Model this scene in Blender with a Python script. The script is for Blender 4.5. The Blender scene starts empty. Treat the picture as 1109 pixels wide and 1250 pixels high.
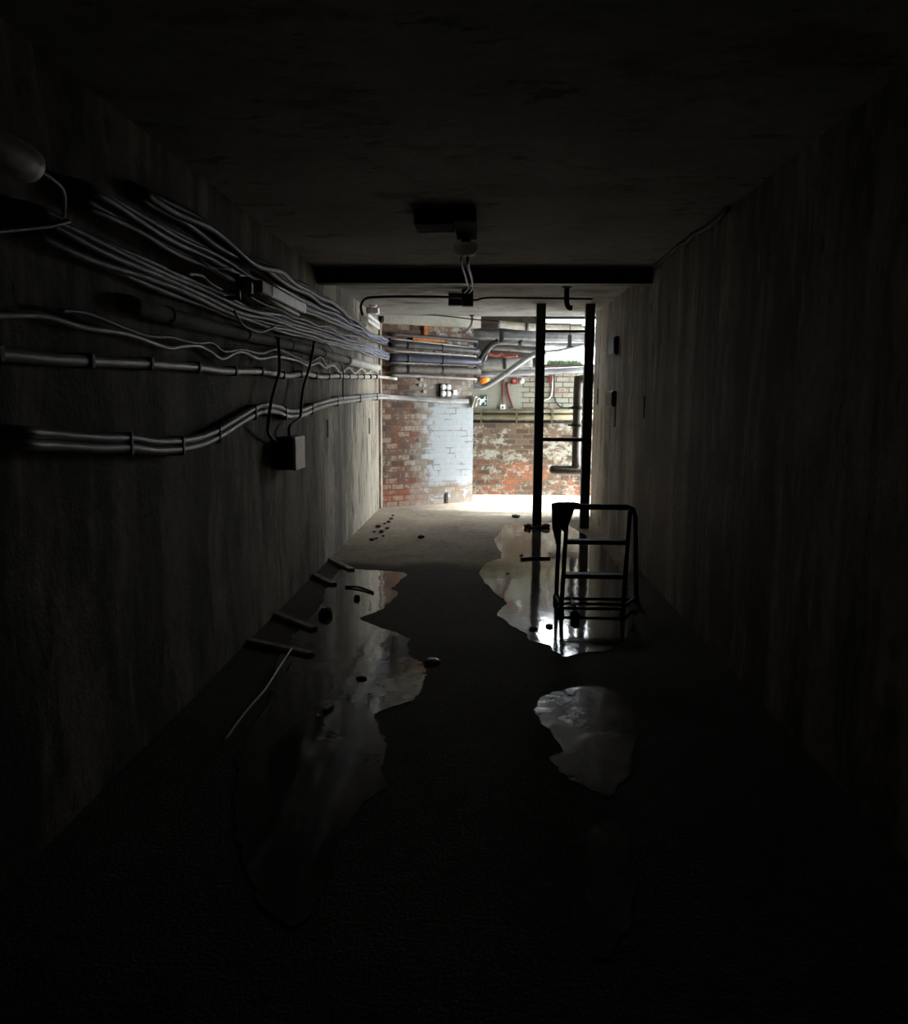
import bpy, bmesh, math, random
from mathutils import Vector, Matrix, noise

random.seed(7)
S = bpy.context.scene
COL = S.collection
XL, XR = -1.46, 1.42          # corridor side walls
ZC, ZU = 2.63, 2.95           # corridor ceiling, far room ceiling
YB = 13.3                     # back wall
V3 = Vector
XO = 2.75                     # wall with the doorway to the yard

# ---------------------------------------------------------------- camera
F = 1000.0
CAM = V3((0, 0, 1.5))
YAW, PITCH, ROLL = math.atan(35.5 / F), math.atan(135 / F), math.radians(0.4)
ROT = Matrix.Rotation(YAW, 3, 'Z') @ Matrix.Rotation(math.pi / 2 - PITCH, 3, 'X') @ Matrix.Rotation(ROLL, 3, 'Z')
cd = bpy.data.cameras.new('camera')
cam = bpy.data.objects.new('camera', cd)
COL.objects.link(cam)
cam.matrix_world = Matrix.Translation(CAM) @ ROT.to_4x4()
cd.sensor_fit = 'VERTICAL'
cd.sensor_height = 36
cd.lens = 36 * F / 1250
cd.clip_start = 0.05
S.camera = cam


def ray(u, v):
    return ROT @ V3(((u - 554.5) / F, -(v - 625) / F, -1))


def on_plane(u, v, p, n):
    d = ray(u, v)
    return CAM + d * ((p - CAM).dot(n) / d.dot(n))


def PX(u, v, x): return on_plane(u, v, V3((x, 0, 0)), V3((1, 0, 0)))
def PY(u, v, y): return on_plane(u, v, V3((0, y, 0)), V3((0, 1, 0)))
def PZ(u, v, z=0.0): return on_plane(u, v, V3((0, 0, z)), V3((0, 0, 1)))


# brick pier plane
PA, PB = V3((XL, 11.5, 0)), V3((-0.16, 12.3, 0))
PT = (PB - PA).normalized()
PN = V3((PT.y, -PT.x, 0))
def PP(u, v, off=0.0): return on_plane(u, v, PA + PN * off, PN)


# ---------------------------------------------------------------- materials
class NT:
    def __init__(s, name):
        s.m = bpy.data.materials.new(name)
        s.m.use_nodes = True
        s.t = s.m.node_tree
        s.b = s.t.nodes['Principled BSDF']

    def n(s, typ, props=None, **kw):
        nd = s.t.nodes.new(typ)
        for k, v in (props or {}).items():
            setattr(nd, k, v)
        for k, v in kw.items():
            s.set(nd, k.replace('_', ' '), v)
        return nd

    def set(s, nd, key, v):
        sock = nd.inputs[int(key[1:])] if (key[0] == 'i' and key[1:].isdigit()) else nd.inputs[key]
        if isinstance(v, bpy.types.NodeSocket):
            s.t.links.new(v, sock)
        else:
            sock.default_value = v

    def coord(s):
        return s.n('ShaderNodeTexCoord').outputs['Object']

    def mapping(s, vec, scale=(1, 1, 1), loc=(0, 0, 0)):
        return s.n('ShaderNodeMapping', Vector=vec, Scale=scale, Location=loc).outputs[0]

    def noise(s, vec, scale, detail=4, rough=.55):
        return s.n('ShaderNodeTexNoise', Vector=vec, Scale=scale, Detail=detail, Roughness=rough).outputs[0]

    def ramp(s, fac, stops):
        nd = s.n('ShaderNodeValToRGB', i0=fac)
        e = nd.color_ramp.elements
        while len(e) < len(stops):
            e.new(.5)
        for el, (p, c) in zip(e, stops):
            el.position = p
            el.color = (*c, 1) if len(c) == 3 else c
        return nd.outputs[0]

    def step(s, fac, a, b):
        nd = s.n('ShaderNodeMapRange', {'interpolation_type': 'SMOOTHSTEP'}, Value=fac)
        nd.inputs['From Min'].default_value = a
        nd.inputs['From Max'].default_value = b
        return nd.outputs[0]

    def mix(s, fac, a, b, mode='MIX'):
        nd = s.n('ShaderNodeMix', {'data_type': 'RGBA', 'blend_type': mode})
        for i, v in ((0, fac), (6, a), (7, b)):
            if isinstance(v, bpy.types.NodeSocket):
                s.t.links.new(v, nd.inputs[i])
            else:
                nd.inputs[i].default_value = (*v, 1) if isinstance(v, tuple) and len(v) == 3 else v
        return nd.outputs[2]

    def math(s, op, a, b=0.0):
        return s.n('ShaderNodeMath', {'operation': op}, i0=a, i1=b).outputs[0]

    def bump(s, h, strength=.4, dist=.02):
        s.set(s.b, 'Normal', s.n('ShaderNodeBump', Strength=strength, Distance=dist, Height=h).outputs[0])

    def out(s, col, rough=.8, metal=0.0):
        s.set(s.b, 'Base Color', (*col, 1) if isinstance(col, tuple) else col)
        s.set(s.b, 'Roughness', rough)
        s.set(s.b, 'Metallic', metal)
        return s.m


def plain(name, c, rough=.6, metal=0.0, vary=.35, scale=14, bump=.15):
    k = NT(name)
    co = k.coord()
    f = k.noise(co, scale, 5)
    d = tuple(x * (1 - vary) for x in c)
    e = tuple(min(1, x * (1 + vary)) for x in c)
    k.bump(k.noise(co, scale * 3, 3), bump, .005)
    return k.out(k.ramp(f, [(.3, d), (.7, e)]), rough, metal)


def concrete(name, dark, light, streak=True, rough=.85, pale_from=None):
    k = NT(name)
    co = k.coord()
    big = k.noise(co, 1.1, 5, .6)
    fine = k.noise(co, 16, 6, .65)
    f = k.math('ADD', k.math('MULTIPLY', big, .6), k.math('MULTIPLY', fine, .4))
    col = k.ramp(f, [(.34, dark), (.66, light)])
    if streak:
        warp = k.mix(.35, co, k.n('ShaderNodeTexNoise', Vector=co, Scale=1.4, Detail=4.0).outputs[1], 'ADD')
        blot = k.noise(k.mapping(co, (1, 1, .45), (2, 1, 4)), 1.9, 6, .65)
        st = k.noise(k.mapping(warp, (2.2, 2.2, .3)), 1.5, 6, .65)
        col = k.mix(k.math('MULTIPLY', k.step(st, .44, .62), .85), col, tuple(x * .4 for x in dark))
        st2 = k.noise(k.mapping(warp, (7, 7, .5), (3, 5, 1)), 1.5, 5, .6)
        col = k.mix(k.math('MULTIPLY', k.step(st2, .5, .7), .45), col, tuple(min(1, x * 1.5) for x in light))
        col = k.mix(k.math('MULTIPLY', k.step(blot, .5, .6), .72), col, tuple(x * .4 for x in dark))
        pock = k.noise(k.mapping(co, (1, 1, .6), (6, 6, 2)), 7, 6, .75)
        col = k.mix(k.math('MULTIPLY', k.step(pock, .58, .66), .7), col, tuple(x * .25 for x in dark))
        band = k.noise(k.mapping(co, (.9, .9, .04), (0, 3.3, 0)), 1.6, 2, .5)
        col = k.mix(k.math('MULTIPLY', k.step(band, .5, .56), .5), col, tuple(x * .35 for x in dark))
    if pale_from:
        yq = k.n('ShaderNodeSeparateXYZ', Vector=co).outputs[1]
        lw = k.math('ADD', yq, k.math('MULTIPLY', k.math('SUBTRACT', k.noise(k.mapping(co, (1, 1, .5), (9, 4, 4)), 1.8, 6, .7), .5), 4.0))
        flk = k.math('MULTIPLY', k.step(lw, pale_from, pale_from + .8), k.step(k.noise(k.mapping(co, (1, 1, .4), (1, 7, 4)), 6, 6, .7), .4, .52))
        col = k.mix(k.math('MULTIPLY', flk, .5), col, (.46, .4, .315))  # paler cream flakes towards the far end
    h = k.math('ADD', fine, k.math('MULTIPLY', k.noise(co, 60, 3), .4))
    k.bump(h, .5, .015)
    return k.out(col, rough)


M = {}
M['wall'] = concrete('streaked_concrete', (.15, .127, .095), (.42, .365, .285), pale_from=9.0)
k = NT('stained_ceiling_concrete')
co = k.coord()
cf = k.math('ADD', k.math('MULTIPLY', k.noise(co, 1.2, 6, .65), .6), k.math('MULTIPLY', k.noise(co, 14, 6, .7), .4))
cc = k.ramp(cf, [(.34, (.14, .138, .13)), (.66, (.33, .325, .305))])
rs = k.noise(k.mapping(co, (.8, 1.5, 1), (1, 2, 0)), 1.5, 6, .7)
cc = k.mix(k.math('MULTIPLY', k.step(rs, .54, .64), .7), cc, (.13, .07, .035))
ck = k.noise(k.mapping(co, (.7, 1.6, 1), (8, 2, 0)), 2.6, 6, .72)
cc = k.mix(k.math('MULTIPLY', k.step(ck, .58, .64), .8), cc, (.035, .03, .026))
k.bump(k.noise(co, 16, 6, .65), .5, .015)
M['ceil'] = k.out(cc, .88)
M['plain_conc'] = concrete('pale_plaster', (.22, .21, .17), (.4, .38, .32), streak=False)
M['black'] = plain('black_painted_steel', (.008, .008, .009), .6, .0)
M['matte_black'] = plain('matte_black_enamel', (.006, .006, .006), .95, .0)
M['matte_black'].node_tree.nodes['Principled BSDF'].inputs['Specular IOR Level'].default_value = .1
M['rust'] = plain('rusty_dark_steel', (.035, .027, .022), .75, .1, .5)
M['grey_cable'] = plain('grey_cable_sheath', (.19, .19, .225), .5, 0, .5, 9)
M['blue_cable'] = plain('blue_grey_cable_sheath', (.13, .14, .22), .45, 0, .5, 9)
M['navy'] = plain('navy_conduit', (.03, .034, .06), .4, 0, .4, 6)
M['dark_cable'] = plain('dark_dusty_cable_sheath', (.05, .05, .055), .5, 0, .5, 9)
M['black_cable'] = plain('black_cable', (.014, .014, .014), .55, 0, .3)
M['white_pipe'] = plain('off_white_pipe', (.58, .55, .5), .4, 0, .3, 6)
M['grey_pipe'] = plain('grey_conduit', (.27, .265, .27), .42, 0, .4, 5)
M['dull_pipe'] = plain('dull_grey_brown_pipe', (.2, .185, .165), .8, 0, .4, 5)
M['serpent'] = plain('pale_grey_conduit', (.38, .37, .36), .42, 0, .4, 6)
M['silver'] = plain('galvanised_pipe', (.3, .31, .33), .4, .5, .4, 6)
M['lagging'] = plain('pale_pipe_lagging', (.32, .32, .3), .6, 0, .35, 6)
M['cream'] = plain('cream_painted_pipe', (.26, .23, .15), .5, 0, .3, 6)
M['olive'] = plain('olive_tray', (.09, .08, .035), .6, 0, .3, 6)
M['white'] = plain('white_plastic', (.7, .69, .68), .45, 0, .12, 20)
M['pinkish'] = plain('grubby_pinkish_enamel', (.78, .64, .62), .4, 0, .2, 12)
k = NT('opal_glass')
k.set(k.b, 'Base Color', (.85, .83, .8, 1)); k.set(k.b, 'Roughness', .35)
tr = k.n('ShaderNodeBsdfTranslucent', Color=(.9, .88, .84, 1))
mx = k.n('ShaderNodeMixShader', i0=.6, i1=k.b.outputs[0], i2=tr.outputs[0])
k.t.links.new(mx.outputs[0], k.t.nodes['Material Output'].inputs[0])
M['opal'] = k.m
M['red'] = plain('red_plastic', (.12, .008, .007), .45, 0, .2)
M['pinkred'] = plain('faded_red_tape', (.45, .1, .095), .5, 0, .2)
M['tape'] = plain('faded_red_end_tape', (.8, .24, .22), .5, 0, .2)
M['orange'] = plain('orange_plastic', (.95, .24, .01), .4, 0, .15)
M['green'] = plain('green_sign_face', (.012, .06, .035), .5, 0, .2)
M['rag'] = plain('dark_cloth', (.035, .03, .026), .95, 0, .4, 20, .4)
M['rubble'] = plain('dark_rubble', (.06, .05, .042), .9, 0, .5, 25, .5)
M['batten'] = plain('wet_pale_timber', (.42, .34, .28), .2, 0, .35, 10)
M['stick'] = plain('pale_stick', (.62, .6, .55), .45, 0, .25)
M['brown_pipe'] = plain('dull_brown_drain', (.09, .078, .065), .6, 0, .3)
M['grass'] = plain('grass_blades', (.03, .065, .014), .8, 0, .4, 8)
M['soil'] = plain('earth_bank', (.3, .3, .25), .95, 0, .4, 4)
M['yard'] = plain('pale_yard_paving', (.5, .5, .48), .9, 0, .25, 3)

# floor
k = NT('damp_concrete_floor')
co = k.coord()
f1 = k.noise(co, .9, 6, .6)
f2 = k.noise(co, 11, 6, .7)
ff = k.math('ADD', k.math('MULTIPLY', f1, .55), k.math('MULTIPLY', f2, .45))
fcol = k.ramp(ff, [(.32, (.19, .155, .115)), (.66, (.5, .435, .345))])
spots = k.step(k.noise(co, 15, 5, .65), .6, .68)
fcol = k.mix(k.math('MULTIPLY', spots, .7), fcol, (.03, .026, .02))
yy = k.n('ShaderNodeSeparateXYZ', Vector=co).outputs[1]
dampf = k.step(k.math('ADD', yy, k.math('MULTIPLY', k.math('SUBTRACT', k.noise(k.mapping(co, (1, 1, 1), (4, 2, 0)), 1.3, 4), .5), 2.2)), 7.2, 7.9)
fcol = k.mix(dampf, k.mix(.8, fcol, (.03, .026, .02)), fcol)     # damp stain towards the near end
k.bump(k.math('ADD', f2, k.noise(co, 70, 3)), .6, .02)
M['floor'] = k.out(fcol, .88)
k.b.inputs['Specular IOR Level'].default_value = .25

# water
k = NT('standing_water')
co = k.coord()
k.bump(k.noise(k.mapping(co, (1.5, .8, 1)), 5, 3, .5), .05, .03)
silt = k.noise(co, 2.2, 5, .6)
M['water'] = k.out(k.ramp(silt, [(.35, (.045, .04, .034)), (.7, (.12, .11, .095))]), .07)
k.b.inputs['IOR'].default_value = 1.45
k = NT('ruffled_water')
co = k.coord()
k.bump(k.noise(k.mapping(co, (1.5, 1, 1)), 7, 4, .55), .17, .03)
M['water_rough'] = k.out(k.ramp(k.noise(co, 2.2, 5, .6), [(.4, (.045, .042, .038)), (.62, (.17, .163, .15))]), .16)
k.b.inputs['IOR'].default_value = 1.45


def bricks(k, co, w, h):
    sx = k.n('ShaderNodeSeparateXYZ', Vector=co)
    v2 = k.n('ShaderNodeCombineXYZ', X=sx.outputs[0], Y=sx.outputs[2]).outputs[0]
    wob = k.n('ShaderNodeTexNoise', Vector=co, Scale=9.0, Detail=3.0)
    v3 = k.mix(.014, v2, wob.outputs[1], 'ADD')
    br = k.n('ShaderNodeTexBrick', Vector=v3, Scale=1.0)
    br.inputs['Brick Width'].default_value = w
    br.inputs['Row Height'].default_value = h
    br.inputs['Mortar Size'].default_value = .0095
    br.inputs['Mortar Smooth'].default_value = .3
    br.inputs['Color1'].default_value = (1, 1, 1, 1)
    br.inputs['Color2'].default_value = (0, 0, 0, 1)
    br.inputs['Mortar'].default_value = (.5, .5, .5, 1)
    return sx, br


# brick pier: bare orange brick, flaking whitewash towards the right edge
k = NT('flaking_whitewashed_brick_pier')
co = k.coord()
sx, br = bricks(k, co, .19, .083)
x, z = sx.outputs[0], sx.outputs[2]
var = br.outputs[0]
n1 = k.noise(co, 2.4, 5, .65)
n2 = k.noise(co, 13, 5, .7)
bc = k.mix(var, (.055, .028, .018), (.2, .1, .06))
bc = k.mix(k.math('MULTIPLY', k.step(n1, .45, .68), .8), bc, (.2, .055, .018))
bc = k.mix(k.math('MULTIPLY', k.step(k.noise(k.mapping(co, (1, 1, 1), (5, 1, 8)), 5, 5, .65), .48, .62), .7), bc, (.055, .04, .032))
low = k.math('MULTIPLY', k.math('SUBTRACT', 1.0, k.step(z, .1, .5)), k.math('SUBTRACT', 1.0, k.step(x, .5, .95)))
bc = k.mix(k.math('MULTIPLY', low, .75), bc, (.34, .075, .016))
mort = k.mix(n2, (.055, .04, .03), (.12, .1, .075))
bc = k.mix(br.outputs[1], bc, mort)
# flecks of limewash on single bricks
fl = k.math('MULTIPLY', k.step(k.math('ADD', k.math('MULTIPLY', var, .22), n2), .6, .72), k.math('SUBTRACT', 1.0, br.outputs[1]))
bc = k.mix(k.math('MULTIPLY', fl, .6), bc, (.3, .25, .2))
# paint area
e = k.math('ADD', x, k.math('MULTIPLY', k.math('SUBTRACT', k.noise(co, 3.5, 6, .7), .5), .75))
e = k.math('ADD', e, k.math('MULTIPLY', k.math('SUBTRACT', var, .5), .22))
thin = k.math('MULTIPLY', k.step(e, .42, .62), .55)
bc = k.mix(k.math('MULTIPLY', thin, k.math('SUBTRACT', 1.0, k.step(z, 1.7, 1.9))), bc, (.24, .22, .18))
paint = k.step(e, .68, .84)
paint = k.math('MULTIPLY', paint, k.step(k.math('ADD', z, k.math('MULTIPLY', n1, .3)), .42, .5))
paint = k.math('MULTIPLY', paint, k.math('SUBTRACT', 1.0, k.step(k.math('ADD', z, k.math('MULTIPLY', n2, .2)), 1.56, 1.62)))
crack = k.math('MULTIPLY', br.outputs[1], k.step(k.noise(k.mapping(co, (1, 1, 1), (2, 9, 4)), 4, 4, .6), .5, .58))
paint = k.math('MULTIPLY', paint, k.math('SUBTRACT', 1.0, k.math('MULTIPLY', crack, .8)))
patch = k.math('MULTIPLY', k.step(k.noise(k.mapping(co, (1, 1, 1), (7, 3, 2)), 6, 6, .7), .54, .6), k.step(x, .3, .9))
paint = k.math('MAXIMUM', paint, k.math('MULTIPLY', patch, .9))
bc = k.mix(paint, bc, k.mix(n2, (.25, .275, .29), (.38, .41, .44)))
k.bump(k.math('SUBTRACT', k.math('MULTIPLY', n2, .25), k.math('MULTIPLY', br.outputs[1], .5)), .6, .012)
M['pier'] = k.out(bc, .88)

# back wall
k = NT('mottled_painted_brick_wall')
co = k.coord()
sx, br = bricks(k, co, .21, .083)
x, z = sx.outputs[0], sx.outputs[2]
n1 = k.noise(co, 2.6, 6, .65)
n2 = k.noise(k.mapping(co, (.7, 1, 1.25)), 8, 6, .75)
n3 = k.noise(co, 22, 5, .75)
n4 = k.noise(k.mapping(co, (.6, 1, 1), (3, 3, 9)), 2.2, 4, .6)
bc = k.mix(br.outputs[0], (.05, .032, .02), (.13, .08, .048))
red = k.math('MULTIPLY', k.step(n1, .45, .6), k.math('SUBTRACT', 1.0, k.step(z, .45, .6)))
bc = k.mix(red, bc, (.24, .075, .03))
bc = k.mix(br.outputs[1], bc, (.11, .085, .055))
flake = k.step(k.math('ADD', k.math('ADD', k.math('MULTIPLY', n2, .5), k.math('MULTIPLY', n3, .25)), k.math('ADD', k.math('MULTIPLY', n4, .25), k.math('MULTIPLY', br.outputs[0], .06))), .525, .6)
flake = k.math('MULTIPLY', flake, .92)
bc = k.mix(flake, bc, k.mix(n1, (.2, .185, .13), (.34, .34, .3)))
up = k.step(k.math('ADD', z, k.math('MULTIPLY', n2, .1)), 1.28, 1.32)
pt = k.mix(n1, (.19, .19, .145), (.27, .275, .23))
pt = k.mix(k.math('MULTIPLY', br.outputs[1], k.step(x, .55, .65)), pt, (.06, .04, .026))
bare = k.math('MULTIPLY', k.step(n2, .52, .58), k.step(x, .55, .8))
pt = k.mix(bare, pt, k.mix(br.outputs[0], (.15, .075, .055), (.25, .2, .16)))
top = k.step(k.math('ADD', z, k.math('MULTIPLY', n1, .06)), 2.06, 2.1)
pt = k.mix(top, pt, k.mix(n2, (.012, .009, .007), (.07, .052, .04)))  # shade between the high pipes painted in as a dark brown band
bc = k.mix(up, bc, pt)
k.bump(k.math('SUBTRACT', k.math('MULTIPLY', n2, .4), k.math('MULTIPLY', br.outputs[1], .5)), .6, .014)
M['back'] = k.out(bc, .88)

# ---------------------------------------------------------------- builders
ORG = {}


def base_of(pts):
    xs = [p.x for p in pts]; ys = [p.y for p in pts]; zs = [p.z for p in pts]
    return V3(((min(xs) + max(xs)) / 2, (min(ys) + max(ys)) / 2, min(zs)))


def obj(name, bm, mat, parent=None, smooth=False, world=False):
    """one mesh object from a bmesh in world coordinates"""
    bmesh.ops.recalc_face_normals(bm, faces=bm.faces[:])
    o0 = ORG[parent.name] if parent else (V3((0, 0, 0)) if world else base_of([v.co for v in bm.verts]))
    for v in bm.verts:
        v.co -= o0
    if smooth:
        for f in bm.faces:
            f.smooth = True
    me = bpy.data.meshes.new(name)
    bm.to_mesh(me); bm.free()
    me.materials.append(M[mat])
    o = bpy.data.objects.new(name, me)
    COL.objects.link(o)
    if parent:
        o.parent = parent
    else:
        o.location = o0
    ORG[o.name] = o0
    return o


def tag(o, label, cat, group=None):
    o['label'] = label
    o['category'] = cat
    if group:
        o['group'] = group
    return o


def thing(name, label, cat, loc, group=None):
    o = bpy.data.objects.new(name, None)
    o.empty_display_size = .1
    COL.objects.link(o)
    o.location = loc
    ORG[o.name] = V3(loc)
    return tag(o, label, cat, group)


def struct(name, bm, mat):
    o = obj(name, bm, mat, world=True)
    o['kind'] = 'structure'
    return o


def box(bm, a, b, bevel=0.0, rot=None):
    """axis box from corner a to corner b; rot = (angle, axis) about its centre"""
    a, b = V3(a), V3(b)
    c = (a + b) / 2
    d = b - a
    m = Matrix.Translation(c)
    if rot is not None:
        m = m @ rot.to_4x4()
    r = bmesh.ops.create_cube(bm, size=1, matrix=m @ Matrix.Diagonal((abs(d.x), abs(d.y), abs(d.z), 1)))
    if bevel:
        es = list({e for v in r['verts'] for e in v.link_edges})
        bmesh.ops.bevel(bm, geom=es, offset=bevel, segments=2, affect='EDGES', profile=.5)
    return bm


def nb(*a, **k2):
    return box(bmesh.new(), *a, **k2)


def spline(pts, n=8):
    if len(pts) < 3:
        return [V3(p) for p in pts]
    P = [pts[0] * 2 - pts[1]] + list(pts) + [pts[-1] * 2 - pts[-2]]
    out = []
    for i in range(1, len(P) - 2):
        for j in range(n):
            t = j / n
            a, b, c, d = P[i - 1], P[i], P[i + 1], P[i + 2]
            out.append(.5 * ((2 * b) + (c - a) * t + (2 * a - 5 * b + 4 * c - d) * t * t + (3 * b - a - 3 * c + d) * t ** 3))
    out.append(V3(pts[-1]))
    return out


def tube(bm, pts, r, seg=10, smooth=8):
    """swept round tube; r a number or a list the length of pts (before smoothing: number only)"""
    if smooth:
        pts = spline(pts, smooth)
    q = [V3(pts[0])]
    for p in pts[1:]:
        if (p - q[-1]).length > 1e-5:
            q.append(V3(p))
    pts = q
    rings = []
    up = None
    for i, p in enumerate(pts):
        t = (pts[min(i + 1, len(pts) - 1)] - pts[max(i - 1, 0)]).normalized()
        if up is None:
            up = V3((0, 0, 1)) if abs(t.z) < .9 else V3((0, 1, 0))
        up = (up - t * up.dot(t)).normalized()
        s = t.cross(up)
        rr = r(i / max(1, len(pts) - 1)) if callable(r) else r
        rings.append([bm.verts.new(p + (up * math.cos(a) + s * math.sin(a)) * rr)
                      for a in (2 * math.pi * j / seg for j in range(seg))])
    for A, B in zip(rings, rings[1:]):
        for j in range(seg):
            bm.faces.new((A[j], A[(j + 1) % seg], B[(j + 1) % seg], B[j]))
    bm.faces.new(rings[0][::-1])
    bm.faces.new(rings[-1])
    return bm


def nt(*a, **k2):
    return tube(bmesh.new(), *a, **k2)


def lathe(bm, prof, centre, axis=V3((0, 0, 1)), seg=24):
    """prof: list of (radius, height) along axis"""
    q = axis.to_track_quat('Z', 'Y').to_matrix()
    rings = []
    for r, h in prof:
        rings.append([bm.verts.new(centre + q @ V3((r * math.cos(2 * math.pi * j / seg), r * math.sin(2 * math.pi * j / seg), h)))
                      for j in range(seg)])
    for A, B in zip(rings, rings[1:]):
        for j in range(seg):
            bm.faces.new((A[j], A[(j + 1) % seg], B[(j + 1) % seg], B[j]))
    bm.faces.new(rings[0][::-1]); bm.faces.new(rings[-1])
    return bm


def lump(bm, c, s, seed=0, sub=2, amp=.35):
    r = bmesh.ops.create_icosphere(bm, subdivisions=sub, radius=1)
    for v in r['verts']:
        d = 1 + amp * noise.noise(v.co * 1.7 + V3((seed * 3.1, seed, -seed * 2)))
        v.co = V3((v.co.x * s[0], v.co.y * s[1], v.co.z * s[2])) * d + V3(c)
    return bm


# ---------------------------------------------------------------- setting
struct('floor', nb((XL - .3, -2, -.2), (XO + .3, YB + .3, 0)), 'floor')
struct('ceiling', nb((XL - .3, -2, ZC), (1.77, 11.2, ZU + .3)), 'ceil')
bm = nb((XL - .3, 11.2, ZU), (XO + .3, YB + .3, ZU + .3)); box(bm, (1.77, 10.5, ZU), (XO + .3, 11.2, ZU + .3))
struct('ceiling_far', bm, 'ceil')
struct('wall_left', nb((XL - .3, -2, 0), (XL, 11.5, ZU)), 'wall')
bm = nb((XR, -2, 0), (1.77, 10.8, ZC)); box(bm, (1.77, 10.5, 0), (XO + .3, 10.8, ZU))
struct('wall_right', bm, 'wall')
struct('wall_near', nb((XL - .3, -2.3, 0), (1.77, -2, ZC)), 'wall')
# far right wall with the doorway to the yard
bm = nb((XO, 10.8, 0), (XO + .3, 10.95, ZU)); box(bm, (XO, 13.2, 0), (XO + .3, YB + .3, ZU)); box(bm, (XO, 10.95, 2.6), (XO + .3, 13.2, ZU))
struct('wall_far_right', bm, 'plain_conc')
# back wall with the high opening at the right
WX0, WX1, WZ0, WZ1 = .78, 2.6, 2.1, 2.86
bm = nb((-2.2, YB, 0), (WX0, YB + .3, ZU)); box(bm, (WX1, YB, 0), (XO + .3, YB + .3, ZU))
box(bm, (WX0, YB, 0), (WX1, YB + .3, WZ0)); box(bm, (WX0, YB, WZ1), (WX1, YB + .3, ZU))
struct('wall_back', bm, 'back')
# brick pier
bm = bmesh.new()
L = (PB - PA).length
ang = math.atan2(PT.y, PT.x)
RI = Matrix.Rotation(-ang, 3, 'Z')
foot = [V3((0, 0, 0)), V3((L, 0, 0)), RI @ (V3((-.2, YB, 0)) - PA), RI @ (V3((XL - .2, YB, 0)) - PA), RI @ V3((-.2, 0, 0))]
lo = [bm.verts.new(p) for p in foot]; hi = [bm.verts.new(p + V3((0, 0, ZU))) for p in foot]
bm.faces.new(lo[::-1]); bm.faces.new(hi)
for i in range(5):
    bm.faces.new((lo[i], lo[(i + 1) % 5], hi[(i + 1) % 5], hi[i]))
pier = struct('wall_brick', bm, 'pier')
pier.location = PA; pier.rotation_euler = (0, 0, ang)


def on_pier(a, b, off0, off1, z0, z1, bm=None, bevel=0.0):
    """box on the pier face: a..b along it, off0..off1 out of it"""
    bm = bm or bmesh.new()
    c = PA + PT * ((a + b) / 2) + PN * ((off0 + off1) / 2) + V3((0, 0, (z0 + z1) / 2))
    m = Matrix.Translation(c) @ Matrix.Rotation(ang, 4, 'Z') @ Matrix.Diagonal((b - a, abs(off1 - off0), z1 - z0, 1))
    r = bmesh.ops.create_cube(bm, size=1, matrix=m)
    if bevel:
        bmesh.ops.bevel(bm, geom=list({e for v in r['verts'] for e in v.link_edges}), offset=bevel, segments=2, affect='EDGES')
    return bm


struct('trim_1', on_pier(.0, L + .02, .002, .16, 2.56, 2.86), 'plain_conc')        # pale lintel over the pier
bm = bmesh.new(); box(bm, (XL - .05, 11.38, 0), (XL + .035, 11.52, 2.56), .012)
struct('trim_2', bm, 'wall')                                                        # nib where wall meets pier

# window in the back wall: frame and bars
bm = nb((WX0, YB + .1, WZ0), (WX0 + .05, YB + .16, WZ1)); box(bm, (WX1 - .05, YB + .1, WZ0), (WX1, YB + .16, WZ1))
box(bm, (WX0, YB + .1, WZ1 - .05), (WX1, YB + .16, WZ1))
struct('window_1', bm, 'black')
# outside: bank of earth under the sky, yard beyond the doorway
bm = nb((-1, YB + .3, 1.2), (8, YB + 3.2, 2.09))
o = struct('ground_bank', bm, 'soil')
struct('ground_yard', nb((XO + .3, 7, -.25), (16, YB + .3, -.02)), 'yard')

# ---------------------------------------------------------------- steel beam and frame
yb = 7.3
bm = bmesh.new()
box(bm, (XL, yb - .07, 2.505), (XR, yb + .07, 2.52)); box(bm, (XL, yb - .07, 2.615), (XR, yb + .07, 2.63)); box(bm, (XL, yb - .055, 2.52), (XR, yb - .03, 2.615))
tag(obj('steel_beam', bm, 'black'), 'black steel beam crossing the corridor under the ceiling', 'beam')

yf = 9.8
pl = PY(655.5, 640, yf).x
pr = PY(714.5, 600, yf).x
t = thing('steel_frame', 'tall black steel frame of two posts standing across the right side of the corridor', 'frame', (pl, yf, 0))
def channel(x, zt):
    b = bmesh.new()
    box(b, (x - .053, yf - .05, 0), (x + .053, yf - .035, zt)); box(b, (x - .053, yf - .035, 0), (x - .04, yf + .05, zt)); box(b, (x + .04, yf - .035, 0), (x + .053, yf + .05, zt))
    return b
obj('post', channel(pl, ZC), 'black', t)
obj('post', channel(pr, ZC), 'black', t)
for vv, h in ((536.5, .022), (404.5, .014)):
    zz = PY(685, vv, yf).z
    obj('crossbar', nb((pl + .054, yf - .03, zz - h), (pr - .054, yf + .02, zz + h)), 'black', t)
obj('base_plate', nb((pl - .1, yf - .1, 0), (pl + .1, yf + .1, .02), bevel=.005), 'rust', t)
for i, (dx, dy, s) in enumerate(((-.11, -.09, .05), (.1, -.1, .055), (.02, -.14, .04), (-.03, -.125, .035), (.125, .02, .04))):
    tag(obj('rubble_lump', lump(bmesh.new(), (pl + dx, yf + dy, s * .55), (s, s * .9, s * .6), i), 'rubble', smooth=True),
        'dark lump of rubble heaped round the foot of the left steel post', 'rubble', 'rubble round the post foot')

# ---------------------------------------------------------------- cables on the left wall
def wallp(pxs, off): return [(PX(u, v, XL + off), V3((1, 0, 0))) for u, v in pxs]
def pierp(pxs, off): return [(PP(u, v, off), PN) for u, v in pxs]


def extend(path, y=.4):
    p, n = path[0]
    d = (path[1][0] - p).normalized()
    return [(V3((XL - .12, p.y - .16, p.z + .02)), n), (V3((XL + .02, p.y - .08, p.z + .01)), n)] + path


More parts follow.
